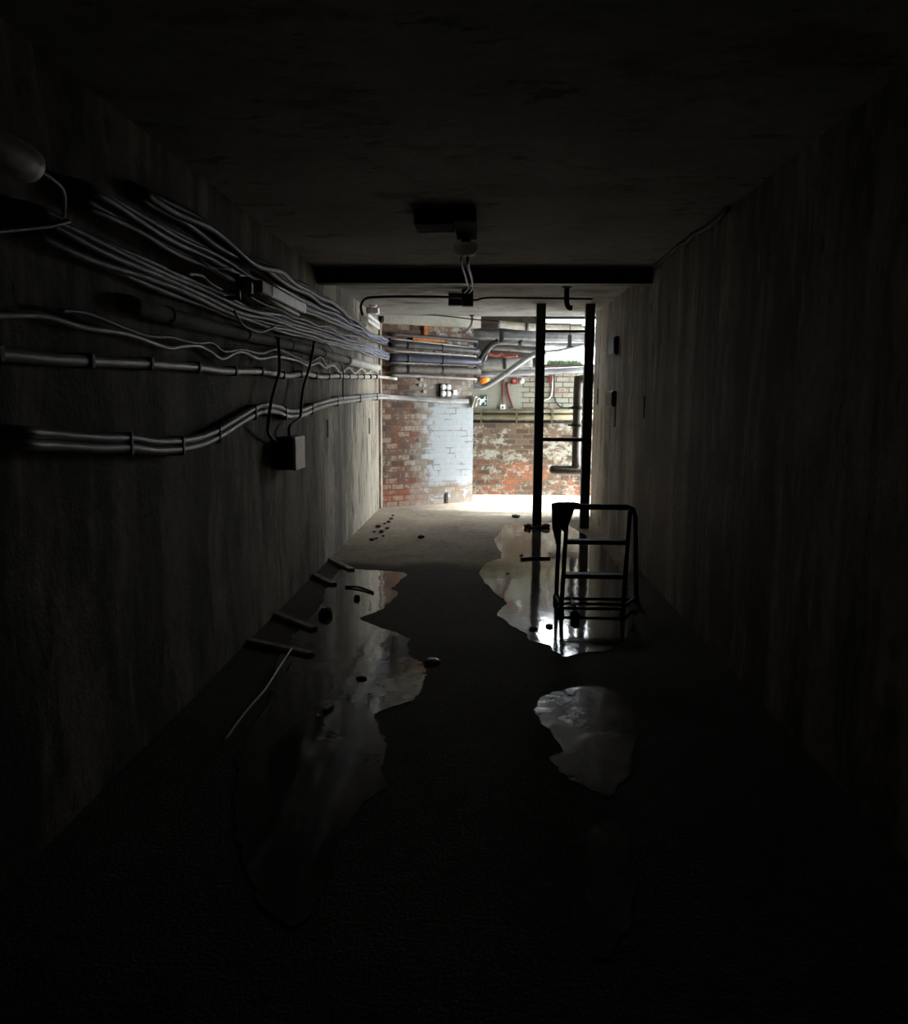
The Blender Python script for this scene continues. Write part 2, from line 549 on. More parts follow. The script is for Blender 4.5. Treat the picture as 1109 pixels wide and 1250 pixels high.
def bundle(path, offs, r, mat, label, group, wob=.012, name='cable'):
    for i, (dn, dz) in enumerate(offs):
        pts = []
        dense = spline([p for p, n in path], 4)
        ns = []
        for j in range(len(path) - 1):
            ns += [path[j][1].lerp(path[j + 1][1], q / 4) for q in range(4)]
        ns.append(path[-1][1])
        for j, (p, n) in enumerate(zip(dense, ns)):
            w = noise.noise(V3((p.y * 1.3 + p.x, i * 5.3, 1.7))) * wob * 1.6
            w2 = noise.noise(V3((p.y * 1.6 + p.x, i * 7.1, 9.2))) * wob
            pts.append(p + n.normalized() * (dn + w2) + V3((0, 0, dz * .78 + w)))
        rr = r[i % len(r)] if isinstance(r, (list, tuple)) else r
        mm = mat[i % len(mat)] if isinstance(mat, (list, tuple)) else mat
        tag(obj(name, nt(pts, rr, 8, 3), mm, smooth=True), label, 'cable', group)


zc = .0
# lower thick bundle
pB = extend(wallp([(60, 279), (120, 308), (193, 337), (250, 361), (291, 379), (330, 391), (360, 399), (399, 411), (430, 421), (455, 429)], .05)) \
    + pierp([(474, 435), (484, 436.5)], .06)
bundle(pB, [(-.012, .055), (.012, .05), (-.01, .022), (.02, .018), (.03, -.012), (-.008, -.02), (.012, -.045), (-.012, -.06)], .0135,
       ['grey_cable', 'blue_cable', 'grey_cable', 'grey_cable'], 'grey sheathed cable in the lower thick bundle on the left wall', 'cables of the lower wall bundle', .016)
# upper bundle
pA = extend(wallp([(112, 240), (155, 264), (200, 289), (250, 314), (310, 345), (350, 364), (376, 376), (409, 389), (436, 402), (456, 412)], .07)) \
    + pierp([(472, 417), (483, 419)], .06)
bundle(pA, [(-.01, .05), (.015, .03), (-.015, .008), (.02, -.012), (-.01, -.035), (.008, -.055)], .0135,
       ['blue_cable', 'grey_cable', 'dark_cable'], 'blue-grey cable in the upper bundle on the left wall behind the light fitting', 'cables of the upper wall bundle', .02)
# dark trunk cables under the ceiling
pF = extend(wallp([(179, 243), (206, 258), (248, 279), (286, 306), (322, 327), (353, 344), (382, 360), (414, 379), (432, 392), (447, 402)], .04))
bundle(pF, [(-.01, .03), (.02, .0), (-.005, -.03)], .021, 'dark_cable', 'dark dusty cable along the top of the left wall, close under the ceiling', 'top cables of the left wall', .03)

# long pale trunking below the bundles
pG = [p for p, n in extend(wallp([(172, 376), (224, 390), (261, 399), (310, 411), (345, 419), (376, 426), (410, 436), (440, 444), (461, 449)], .045))]
t = thing('trunking_pipe', 'dull grey pipe on the left wall just below the cable bundles', 'pipe', base_of(pG))
obj('tube', nt(pG, .036, 12), 'dull_pipe', t, True)
for u in (205, 300, 352, 392, 430):
    d = min(spline(pG, 8), key=lambda p: abs((p - PX(u, 400, XL + .045)).y))
    obj('clip', lathe(bmesh.new(), [(.039, -.012), (.041, -.01), (.041, .01), (.039, .012)], d, V3((0, 1, 0)), 16), 'dull_pipe', t, True)

sl_ = [PX(424, 440, XL + .05), PX(440, 444, XL + .05), PX(461, 449, XL + .05)]
obj('lit_end', nt([V3((XL + .05, q.y, q.z)) for q in sl_], .045, 12), 'white_pipe', t, True)  # lit far end of the pipe put in as a paler length
# wavy thin cable
pH = [p for p, n in wallp([(-60, 386), (0, 385), (45, 385), (69, 390), (103, 400), (151, 407), (179, 416), (206, 425), (220, 423), (240, 422), (256, 429), (271, 438),
     (294, 429), (316, 438), (337, 435), (362, 440), (376, 446), (389, 443), (397, 449), (407, 446), (416, 455), (426, 449), (433, 456), (441, 450), (448, 456), (455, 452), (462, 454)], .035)]
tag(obj('wavy_cable', nt(pH, .011, 8), 'white_pipe', smooth=True), 'thin pale cable drooping in waves above the clipped white pipe', 'cable')
pH2 = [p + V3((.012, 0, .03 + .02 * math.sin(i * 1.9))) for i, p in enumerate(pH[3:20])]
tag(obj('wavy_cable', nt(pH2, .009, 8), 'grey_cable', smooth=True), 'thin grey cable twisted along the pale drooping cable on the left wall', 'cable')

# clipped white pipe
pD = [p for p, n in wallp([(-60, 428), (0, 432), (60, 438), (97, 440), (180, 444), (245, 449), (276, 453), (310, 453), (336, 456), (352, 459), (373, 456), (391, 460), (410, 459), (435, 460), (464, 460)], .04)] + [PP(484, 462.5, .03)]
t = thing('wall_pipe', 'long white pipe held by dark clips along the left wall at head height', 'pipe', base_of(pD))
obj('tube', nt(pD, .021, 12), 'white_pipe', t, True)
sD = spline(pD, 8)
y = 2.35
while y < 11.2:
    d = min(sD, key=lambda p: abs(p.y - y))
    obj('clip', nb((XL, d.y - .016, d.z - .027), (XL + .066, d.y + .016, d.z + .028), bevel=.006), 'black', t)
    y += .57

# serpentine double pipe
e1 = [(20, 534), (62, 537), (120, 541), (160, 541), (193, 545), (234, 541), (262, 531), (285, 517), (307, 504), (323, 498), (339, 500), (352, 505), (370, 503), (386, 496), (408, 490), (430, 487), (462, 484)]
for dv, mt, lb in ((-1.5, 'grey_pipe', 'upper of two grey pipes snaking side by side along the left wall'), (1.5, 'serpent', 'lower of two pale pipes snaking side by side along the left wall')):
    pe = []
    for u, v in e1:
        p = PX(u, v, XL + .045)
        pe.append(p + V3((0, 0, -.019 if dv > 0 else .019)))
    pe.insert(0, V3((XL - .1, pe[0].y - .12, pe[0].z + .02)))
    for u, v in ((480, 485), (513, 487), (545, 489.5), (572, 490)):
        pe.append(PP(u, v, .045) + V3((0, 0, -.014 if dv > 0 else .014)))
    t = thing('serpentine_pipe', lb, 'pipe', base_of(pe))
    obj('tube', nt(pe, .0195, 10), mt, t, True)
    se = spline(pe, 8)
    if dv > 0:
        for yq in (3.2, 3.75, 4.3, 5.0, 5.8, 6.7, 7.9, 9.3, 10.8):
            d = min(se, key=lambda p: abs(p.y - yq))
            obj('clip', nb((XL, d.y - .012, d.z - .03), (XL + .068, d.y + .01, d.z + .062), bevel=.005), 'dark_cable', t)
# a coil where the pipes turn the pier corner
c = PP(577.5, 488, .05)
bm = bmesh.new()
pts = [c + V3((.02 * math.cos(a * .9) + .01, .04 * math.sin(a), .09 * math.cos(a) * (1 - .02 * q))) + V3((.004 * q - .03, 0, -.03)) for q, a in enumerate([i * .5 for i in range(40)])]
tag(obj('cable_coil', nt(pts, .017, 8, 3), 'white_pipe', smooth=True), 'pale coiled cable end at the right corner of the brick pier', 'cable')

# distribution box with two drop cables
bx0 = PX(335, 553, XL).y
yA, yE = bx0, bx0 + .3
z1 = PY(348, 534, yA).z; z0 = PY(348, 574, yA).z
t = thing('junction_box', 'dark box with pale front mounted on the left wall below the snaking pipes', 'electrical box', (XL + .07, (yA + yE) / 2, z0))
obj('body', nb((XL, yA, z0), (XL + .125, yE, z1), bevel=.006), 'black', t)
obj('cover', nb((XL + .126, yA, z0 - .003), (XL + .15, yE + .003, z1 + .003), bevel=.004), 'white', t)
for pxs, lb, gy in (([(340, 412), (341, 435), (341, 454), (336, 472), (331, 492), (328, 513), (330, 530), (331, 546)], 'nearer of two black cables dropping to the box on the left wall', .07),
                    ([(384, 417), (380, 440), (377, 452), (371, 472), (368, 492), (366, 510), (365, 522), (364, 535)], 'farther of two black cables dropping to the box on the left wall', .23)):
    p = [PX(u, v, XL + .085) for u, v in pxs[:-2]] + [PX(*pxs[-2], XL + .06), PX(*pxs[-1], XL + .035)]
    p[-1] = V3((XL + .035, yA + .01, z1 - .05)) if gy < .1 else V3((XL + .06, yA + .2, z1 - .005))
    p[-2] = V3((XL + .05, p[-2].y, p[-2].z)) if gy < .1 else V3((XL + .065, yA + .2, z1 + .07))
    tag(obj('drop_cable', nt(p, .011, 8), 'black_cable', smooth=True), lb, 'cable')
p = [PX(u, v, XL + .06) for u, v in ((394, 414), (405, 426), (414, 440), (419, 452), (419, 470), (419, 488))]
tag(obj('drop_cable', nt(p, .007, 8), 'black_cable', smooth=True), 'thin black wire hanging to the snaking pipes near the wall end', 'cable')
p = [PX(u, v, XL + .1) for u, v in ((286, 380), (292, 390), (300, 399), (316, 405), (328, 402), (340, 396))]
tag(obj('loose_cable', nt(p, .008, 8), 'grey_cable', smooth=True), 'loose grey cable looping below the lower bundle', 'cable')
p = [PX(u, v, XL + .11) for u, v in ((304, 361), (325, 372), (343, 378), (357, 387), (374, 391), (388, 398), (401, 399), (416, 408), (436, 411), (452, 420), (462, 424))]
tag(obj('loose_cable', nt(p, .008, 8), 'grey_cable', smooth=True), 'thin grey cable wandering between upper and lower bundles', 'cable')
p = [PX(u, v, XL + .11) for u, v in ((242, 312), (255, 325), (268, 328), (284, 328))]
tag(obj('loose_cable', nt(p, .006, 8), 'grey_cable', smooth=True), 'short thin wire curling out near the near end of the upper bundle', 'cable')
p = [PX(u, v, XL + .11) for u, v in ((228, 334), (246, 336), (256, 345), (270, 353))]
tag(obj('loose_cable', nt(p, .009, 8), 'blue_cable', smooth=True), 'short cable lifting off the top of the lower bundle', 'cable')
p = [PX(u, v, XL + .09) for u, v in ((-40, 283), (0, 282), (30, 279), (60, 276), (84, 270))]
tag(obj('loose_cable', nt(p, .007, 8), 'grey_cable', smooth=True), 'thin wire trailing to the left edge beside the lower bundle', 'cable')

# hanger strip
p0 = PX(290.5, 334, XL + .14); p1 = PX(290.5, 361, XL + .14)
t = thing('cable_hanger', 'short upright metal hanger strip standing out above the lower bundle', 'bracket', (p0.x, p0.y, p1.z))
obj('strip', nb((p0.x - .012, p0.y - .012, p1.z), (p0.x + .012, p0.y + .012, p0.z), bevel=.003), 'silver', t)
obj('arm', nb((XL, p0.y - .012, p1.z - .02), (p0.x + .012, p0.y + .012, p1.z), bevel=.003), 'dark_cable', t)

# fluorescent fitting on the left
xf = -1.2
q0 = PX(321, 348, xf); q1 = PX(374.5, 378, xf)
fz = (q0.z + q1.z) / 2
t = thing('light_fitting', 'pinkish fluorescent light fitting with a red end under the top cables of the left wall', 'lamp', (xf, (q0.y + q1.y) / 2, fz - .1))
obj('diffuser', nb((xf - .04, q0.y + .2, fz - .034), (xf, q1.y, fz + .034), bevel=.008), 'pinkish', t)
obj('end_tape', nb((xf - .042, q0.y, fz - .033), (xf - .002, q0.y + .197, fz + .033), bevel=.006), 'tape', t)
obj('spine', nb((xf - .11, q0.y - .1, fz - .03), (xf - .043, q1.y, fz + .035), bevel=.005), 'dark_cable', t)
obj('top_rail', nt([V3((xf - .02, q0.y - .12, fz + .052)), V3((xf - .02, q1.y, fz + .05))], .012, 8, 0), 'white_pipe', t, True)
ra = PX(305, 352, xf - .05); rb_ = PX(364, 384, xf - .05)
lamp_tube = obj('tube', nt([ra, rb_], .014, 10, 0), 'white_pipe', t, True)
obj('tube_holder', nb((ra.x - .02, ra.y - .03, ra.z - .03), (ra.x + .02, ra.y, ra.z + .03), bevel=.005), 'grey_pipe', lamp_tube)
for yy_ in (q0.y + .25, q1.y - .15):
    obj('stay', nb((XL, yy_ - .012, fz - .005), (xf - .1, yy_ + .012, fz + .012)), 'black', t)
# nearer fitting, only its end shows in the photo
g = PX(38, 203, xf)
t = thing('light_fitting', 'pinkish round end of a light fitting at the upper left edge, nearest the camera', 'lamp', (xf, g.y - .3, g.z - .05))
obj('diffuser', lathe(bmesh.new(), [(.02, 0), (.045, .012), (.048, .04), (.048, .75)], V3((xf, g.y, g.z)), V3((0, -1, 0))), 'pinkish', t, True)
obj('cap', lathe(bmesh.new(), [(.006, 0), (.012, .02), (.025, .035), (.025, .05)], V3((xf, g.y + .049, g.z)), V3((0, -1, 0))), 'white', t, True)
obj('lead', nt([V3((xf, g.y + .045, g.z)), V3((xf - .02, g.y + .2, g.z - .01)), V3((xf - .12, g.y + .4, g.z - .04))], .006, 8), 'white_pipe', t, True)
obj('stay', nb((XL, g.y - .45, g.z + .045), (xf + .02, g.y - .42, g.z + .06)), 'black', t)

# white box and perforated tray at the wall end
c = PX(461, 377, XL + .13)
t = thing('conduit_box', 'small white box high up at the far end of the left wall', 'electrical box', (c.x, c.y, c.z - .06))
obj('body', nb((XL, c.y - .08, c.z - .065), (XL + .13, c.y + .08, c.z + .06), bevel=.012), 'white', t)
obj('lid', nb((XL + .131, c.y - .075, c.z - .06), (XL + .145, c.y + .075, c.z + .055), bevel=.005), 'white', t)
c2 = PX(451, 371, XL + .08)
tag(obj('conduit_bush', lathe(bmesh.new(), [(.035, 0), (.045, .02), (.045, .07), (.03, .09)], c2, V3((1, 0, 0)), 16), 'pinkish', smooth=True),
    'small round pale fitting beside the white box high on the left wall', 'electrical box')
a, b = PX(452, 387, XL + .1), PX(466, 404, XL + .1)
bm = bmesh.new()
nx, nz = 17, 3
dy, dz = .062, .033
for i in range(nx):
    for j in range(nz):
        if i % 2 == 1 and j % 2 == 1:
            continue
        box(bm, (XL + .085, a.y - .1 + i * dy, 2.415 + j * dz), (XL + .095, a.y - .1 + (i + 1) * dy, 2.415 + (j + 1) * dz))
tag(obj('perforated_tray', bm, 'white'), 'pale perforated cable tray below the white box at the far end of the left wall', 'cable tray')

# ---------------------------------------------------------------- ceiling fittings
yl = 5.5
c = PY(569, 304, yl)
t = thing('ceiling_light', 'black ceiling light fitting with a white bowl hanging before the beam', 'lamp', (c.x, yl, c.z - .05))
obj('gear_box', nb((PY(509, 285, 5.25).x, 5.05, ZC - .085), (c.x - .062, 5.3, ZC), bevel=.006), 'matte_black', t)
obj('reflector_edge', nb((PY(511, 285, 5.25).x, 5.302, ZC - .088), (c.x - .1, 5.312, ZC - .07)), 'white', t)
obj('housing', nb((c.x - .06, 5.0, ZC - .08), (c.x + .07, 5.56, ZC), bevel=.006), 'matte_black', t)
obj('bowl', lathe(bmesh.new(), [(.03, -.045), (.058, -.038), (.075, -.016), (.08, .01), (.08, .03)], V3((c.x, yl, c.z)), V3((0, 0, 1))), 'opal', t, True)
obj('stem', nt([V3((c.x, yl, c.z + .03)), V3((c.x, yl, ZC - .07))], .03, 12, 0), 'black', t, True)
for i, (du, yy0, lb) in enumerate(((-.03, 7.2, 'left of two thin cables hanging from the white bowl lamp to the beam'), (.012, 7.2, 'right of two thin cables hanging from the white bowl lamp to the beam'))):
    p = [V3((c.x + du, yl + .02, c.z - .03)), V3((c.x + du, yl + .1, c.z - .075 - .01 * i)), V3((c.x + du + .01, 6.3, 2.425)), V3((c.x + du + .005, 7.2, 2.49)), V3((c.x + du + .01, 7.45, 2.495)), V3((PY(571, 366, 8.55).x + du, 8.5, 2.585))]
    tag(obj('lamp_cable', nt(p, .008 + .002 * i, 8), 'grey_cable' if i == 0 else 'black_cable', smooth=True), lb, 'cable')
# black conduit across the ceiling with its junction box
yc = 8.6
j = PY(571, 367, yc)
t = thing('ceiling_conduit', 'thin black conduit running across the ceiling just beyond the beam', 'pipe', (j.x, yc, 2.5))
zl = PY(500, 362.5, yc).z
obj('tube', nt([PY(443, 385, yc), PY(441, 373, yc), PY(447, 364.5, yc), PY(462, 362.5, yc), PY(500, 362, yc), PY(560, 363, yc), j], .014, 8), 'black_cable', t, True)
obj('tube', nt([j, PY(583, 366, yc), PY(597, 363.5, yc), PY(650, 364, yc), PY(724, 365, yc)], .011, 8), 'black_cable', t, True)
obj('junction_box', nb((j.x - .06, yc - .05, j.z - .06), (j.x + .06, yc + .05, ZC), bevel=.01), 'black', t)
c = PY(557, 371, 8.9)
tag(obj('ceiling_bracket', nb((c.x - .08, 8.86, c.z - .02), (c.x + .06, 8.94, ZC), bevel=.004), 'black'), 'small black bracket on the ceiling left of the conduit junction box', 'bracket')
yy1 = 8.3
p = [PY(692.5, 350, yy1), PY(692, 362, yy1), PY(692.5, 371, yy1), PY(695, 375.5, yy1), PY(699, 376, yy1)]
p[0].z = ZC
t = thing('pipe_stub', 'short black bent pipe hanging from the ceiling left of the right steel post', 'pipe', (p[0].x, yy1, p[-1].z))
obj('tube', nt(p, .026, 12), 'black', t, True)
obj('flange', lathe(bmesh.new(), [(.05, 0), (.05, .015), (.034, .02)], V3((p[0].x, yy1, ZC)), V3((0, 0, -1))), 'black', t, True)
p = [PX(u, v, XR - .03) for u, v in ((727, 369), (745, 358), (772, 342), (800, 322), (840, 293), (890, 257))]
p = [q + V3((noise.noise(q * 3) * .02, 0, noise.noise(q * 5) * .02)) for q in spline(p, 6)]
tag(obj('crusted_cable', nt(p, lambda s: .018 + .012 * noise.noise(V3((s * 60, 0, 0))), 8, 2), 'rust', smooth=True), 'rough crusted cable along the top of the right wall', 'cable')
for pxs, yq, lb in (([(456, 372), (480, 380.5), (510, 383), (545, 386), (580, 390), (611, 393)], 11.0, 'thin black wire strung below the far edge of the ceiling slab'),):
    p = [PY(u, v, yq) for u, v in pxs]
    tag(obj('slack_wire', nt(p, .008, 6), 'black_cable', smooth=True), lb, 'cable')

# ---------------------------------------------------------------- fittings on the pier
def pl_(u, v): q = PP(u, v); return (q - PA).dot(PT), q.z
s0, zt = pl_(536, 468); s1, zb = pl_(549, 485)
t = thing('socket_board', 'black board with four round white sockets on the brick pier', 'socket', PA + PT * ((s0 + s1) / 2) + PN * .03 + V3((0, 0, zb)))
obj('board', on_pier(s0, s1, 0, .035, zb, zt, bevel=.005), 'black', t)
for a in (.27, .75):
    for b in (.26, .74):
        obj('socket', lathe(bmesh.new(), [(.042, 0), (.042, .02), (.03, .03)], PA + PT * (s0 + (s1 - s0) * a) + PN * .036 + V3((0, 0, zb + (zt - zb) * b)), PN, 16), 'white', t, True)
s0, zt = pl_(552, 476); s1, zb = pl_(557, 482)
tag(obj('switch_box', on_pier(s0, s1, 0, .04, zb, zt, bevel=.005), 'white'), 'single small white switch right of the four-socket board', 'switch')
for u, v in ((514, 463.5), (512.5, 470), (518, 470.5), (518, 478)):
    s, z = pl_(u, v)
    tag(obj('wall_plug', on_pier(s - .03, s + .03, 0, .03, z - .022, z + .022, bevel=.006), 'lagging'), 'small pale fitting in the cluster left of the four-socket board', 'fitting', 'pale fittings on the pier')
# ledge pipes across the pier under the bundles
for v0, v1, r, mt, lb in ((450, 453, .05, 'brown_pipe', 'dull brown pipe across the brick pier below the navy conduit'),
                          (457.5, 462.5, .02, 'grey_pipe', 'thin grey pipe low across the brick pier above the sockets'),
                          (408, 416, .026, 'dark_cable', 'topmost dark pipe across the brick pier'),
                          (413.5, 424.5, .012, 'white_pipe', 'thin pale pipe across the pier just below its topmost dark pipe'),
                          (420, 428, .042, 'dark_cable', 'thick dark conduit across the pier carrying on from the upper bundle'),
                          (428.5, 434.5, .012, 'white_pipe', 'thin pale pipe across the pier between the dark conduit and the navy one'),
                          (436.5, 441.5, .055, 'navy', 'thick navy conduit across the pier carrying on from the lower bundle'),
                          (442.5, 446, .01, 'white_pipe', 'thin pale pipe across the pier right below the navy conduit')):
    p = [PP(477, v0, r + .01), PP(520, (v0 * .6 + v1 * .4), r + .01), PP(574, v1, r + .01)]
    q = p[-1]
    p += [V3((-.16 + r + .01, 12.40, q.z)), V3((-.17 + r + .01, 13.28, q.z - .01))]
    t = thing('pier_pipe', lb, 'pipe', base_of(p))
    obj('tube', nt(p, r, 12, 6), mt, t, True)
    if r > .03:
        for f in (.3, .72):
            d = p[0].lerp(p[2], f)
            obj('clip', lathe(bmesh.new(), [(r + .004, -.018), (r + .008, -.015), (r + .008, .015), (r + .004, .018)], spline(p[:3], 8)[int(f * 16)], PT, 16), 'black', t, True)
p0, p1 = PY(577, 368, 11.05), PY(577, 400, 11.4)
t = thing('drop_pipe', 'thin grey pipe dropping from the ceiling at the right corner of the pier', 'pipe', (p0.x, 11.05, p1.z))
obj('tube', nt([V3((p0.x, 11.05, ZC)), V3((p0.x, 11.05, p1.z + .03)), V3((p0.x - .03, 11.3, p1.z)), V3((p0.x - .1, 12.2, p1.z))], .02, 10), 'grey_pipe', t, True)
obj('flange', lathe(bmesh.new(), [(.04, 0), (.04, .012), (.025, .016)], V3((p0.x, 11.05, ZC)), V3((0, 0, -1))), 'dark_cable', t, True)
# rusty stain-coloured bracket
s, z = pl_(519, 404)
t = thing('rusty_bracket', 'orange rusty bracket on the brick pier above the cables', 'bracket', PA + PT * s + PN * .03 + V3((0, 0, z - .1)))
NR = plain('orange_rust', (.4, .13, .03), .85, 0, .4); M['orange_rust'] = NR
obj('plate', on_pier(s - .03, s + .03, 0, .04, z - .1, z + .1, bevel=.005), 'orange_rust', t)
obj('bar', on_pier(s - .22, s + .3, 0, .05, z - .15, z - .1, bevel=.005), 'orange_rust', t)
p = [PP(503, 405, .05), PP(503, 390, .05), PP(507, 384, .06), PP(514, 384, .06), PP(518, 392, .05)]
tag(obj('pier_wire', nt(p, .007, 6), 'black_cable', smooth=True), 'thin black wire arched over the rusty bracket on the pier', 'cable')
# vertical crack plate
s0, zt = pl_(544, 598); s1, zb = pl_(546.5, 611)
tag(obj('floor_bar', on_pier(s0, s1, 0, .02, 0, zt - zb), 'rust'), 'short dark upright bar at the foot of the brick pier', 'bar')

# ---------------------------------------------------------------- far room pipes
def hpipe(name, pxs, y, r, mat, label, smooth=True, bands=(), bmat='dark_cable', ends=True):
    p = [PY(u, v, y) for u, v in pxs]
    if ends:
        d = (p[-1] - p[-2]).normalized(); d.y = 0
        p.append(p[-1] + d * ((XO - .01 - p[-1].x) / d.x) if d.x > .5 else p[-1] + d * .3)
    t = thing(name, label, 'pipe', base_of(p))
    obj('tube', nt(p, r, 14, 6), mat, t, True)
    for u in bands:
        s = min(spline(p, 12), key=lambda q: abs(q.x - PY(u, 440, y).x))
        obj('band', lathe(bmesh.new(), [(r + .012, 0), (r + .012, .05)], s, V3((1, 0, 0)), 16), bmat, t, True)
    return t
hpipe('ceiling_pipe', [(606, 395.5), (650, 399.5), (711, 402)], 12.6, .055, 'white_pipe', 'highest pale pipe under the far room ceiling', bands=(607, 640))
b0 = PY(606, 388.5, 12.7); b1 = PY(711, 396.5, 12.7)
tag(obj('cable_channel', nt([PY(606, 390, 12.72), PY(650, 395, 12.72), PY(711, 397.5, 12.72)], .028, 6, 4), 'olive'), 'olive channel lying along the top of the highest pale pipe', 'channel')
hpipe('silver_duct', [(566, 408), (600, 409.5), (650, 411), (700, 412)], 12.9, .075, 'silver', 'thick silver pipe crossing below the highest pale pipe', bands=(612,), bmat='rust')
hpipe('silver_pipe', [(600, 418), (625, 418.5), (650, 420), (700, 421)], 12.75, .035, 'silver', 'slim silver pipe beneath the thick silver one', bands=(634,))
hpipe('grey_pipe', [(598, 425), (625, 426.5), (650, 429), (680, 428), (711, 421)], 12.55, .025, 'silver', 'thin grey pipe rising to the right across the bright opening')
hpipe('lagged_pipe', [(586, 445), (620, 443.5), (650, 442)], 12.95, .075, 'lagging', 'short fat lagged pipe above the orange fitting', bands=(615,), bmat='rust', ends=False)
hpipe('sill_pipe', [(586, 457), (620, 456), (650, 454.5), (711, 451.5)], 12.8, .05, 'silver', 'long silver pipe along the foot of the bright opening')
p = [PY(u, v, 12.35) for u, v in ((577, 471), (585, 473), (593, 471.5), (609, 462), (633, 445), (651, 433.5), (668, 430))]
tag(obj('flexible_duct', nt(p, .042, 12), 'silver', smooth=True), 'silver flexible pipe slanting up from the pier corner', 'pipe')
for pxs, r, mt, lb in (([(580, 450), (585, 441), (592, 430), (600, 421), (609, 416)], .04, 'black_cable', 'thick black hose arching up behind the pier corner'),
                       ([(592, 440), (596, 430), (602, 422), (612, 419), (630, 420)], .018, 'lagging', 'pale bent pipe beside the thick black hose'),
                       ([(596, 432), (606, 434), (612, 432.5), (618, 435), (632, 434)], .022, 'pinkred', 'pinkish cable drooping between the silver pipes')):
    p = [PY(u, v, 12.45) for u, v in pxs]
    tag(obj('bent_pipe', nt(p, r, 10), mt, smooth=True), lb, 'pipe')
# dark hangers in the opening
for u, v0, v1, yq, lb in ((696, 409, 423, 12.4, 'black hanger strap before the bright opening, nearest the right post'), (612, 404, 418, 12.7, 'dark hanger strap at the left end of the silver pipes'),
                          (636, 386, 392, 12.5, 'small dark hanger above the highest pale pipe')):
    a, b = PY(u, v0, yq), PY(u, v1, yq)
    t = thing('pipe_hanger', lb, 'bracket', (b.x, yq, b.z))
    obj('strap', nb((a.x - .028, yq - .02, b.z), (a.x + .028, yq + .02, a.z), bevel=.004), 'black', t)
    obj('rod', nt([V3((a.x, yq, a.z - .01)), V3((a.x, yq, ZU))], .008, 8, 0), 'black', t, True)
    obj('foot', nb((a.x - .05, yq - .03, b.z - .012), (a.x + .05, yq + .03, b.z), bevel=.003), 'black', t)

# back wall fittings
def bw(u, v, off=0.0): return PY(u, v, YB - off)
for v, r, mt, lb in ((501.5, .03, 'cream', 'upper cream pipe along the back wall'), (509, .042, 'cream', 'thick cream pipe along the back wall below two others'),
                     (505.5, .013, 'olive', 'thin dark pipe along the back wall between two cream pipes'), (515, .014, 'black', 'lowest thin black pipe along the back wall')):
    a, b = bw(577, v, r + .012), bw(712, v + .7, r + .012)
    t = thing('back_wall_pipe', lb, 'pipe', base_of([a, b]))
    b2 = b + V3((XO - .01 - b.x, 0, 0))
    obj('tube', nt([a, b2], r, 10, 0), mt, t, True)
    for q in (.08, .4, .72):
        m = a.lerp(b, q)
        obj('clip', nb((m.x - .015, YB - 2 * r - .02, m.z - r - .006), (m.x + .015, YB, m.z + r + .006)), 'olive', t)
c = bw(592, 463, .06)
t = thing('warning_lamp', 'bright orange plastic lamp on the back wall under the pipes', 'lamp', (c.x, YB - .06, c.z - .07))
obj('lens', lathe(bmesh.new(), [(.078, 0), (.085, .015), (.08, .07), (.055, .1), (.02, .112)], V3((c.x, YB - .021, c.z)), V3((0, -1, 0)), 20), 'orange', t, True)
obj('base', lathe(bmesh.new(), [(.09, 0), (.09, .02)], V3((c.x, YB, c.z)), V3((0, -1, 0)), 20), 'dark_cable', t, True)
c = bw(628, 465)
t = thing('alarm_box', 'dark red call point box on the back wall left of the left steel post', 'alarm', (c.x, YB - .03, c.z - .05))
obj('body', nb((c.x - .05, YB - .05, c.z - .05), (c.x + .05, YB, c.z + .045), bevel=.008), 'red', t)
obj('face', nb((c.x - .025, YB - .056, c.z - .025), (c.x + .025, YB - .051, c.z + .025), bevel=.002), 'pinkred', t)
c = bw(637, 465)
t = thing('alarm_sounder', 'small round pale sounder right of the red box', 'alarm', (c.x, YB - .02, c.z - .04))
obj('base', lathe(bmesh.new(), [(.045, 0), (.045, .025)], V3((c.x, YB, c.z)), V3((0, -1, 0)), 18), 'pinkish', t, True)
obj('cone', lathe(bmesh.new(), [(.032, 0), (.02, .03)], V3((c.x, YB - .026, c.z)), V3((0, -1, 0)), 18), 'white', t, True)
c = bw(672, 463)
tag(obj('alarm_box', nb((c.x - .035, YB - .05, c.z - .05), (c.x + .035, YB, c.z + .05), bevel=.008), 'red'), 'small red box seen between the two steel posts', 'alarm')
p = [bw(614.5, 464, .02), bw(614.5, 480, .02), bw(614, 493, .03)]
tag(obj('red_conduit', nt(p, .012, 8), 'red', smooth=True), 'straight dark red conduit dropping to the white socket on the back wall', 'cable')
p = [bw(619, 467, .02), bw(621, 480, .025), bw(624, 490, .03), bw(627, 498, .03)]
tag(obj('red_hose', nt(p, .018, 8), 'red', smooth=True), 'curved bright red hose hanging right of the white socket', 'hose')
c = bw(614, 497)
t = thing('wall_socket', 'white wall socket below the straight red conduit on the back wall', 'socket', (c.x, YB - .03, c.z - .05))
obj('body', nb((c.x - .04, YB - .045, c.z - .048), (c.x + .04, YB, c.z + .042), bevel=.006), 'white', t)
obj('switch', nb((c.x - .012, YB - .055, c.z - .02), (c.x + .012, YB - .046, c.z + .012), bevel=.002), 'black', t)
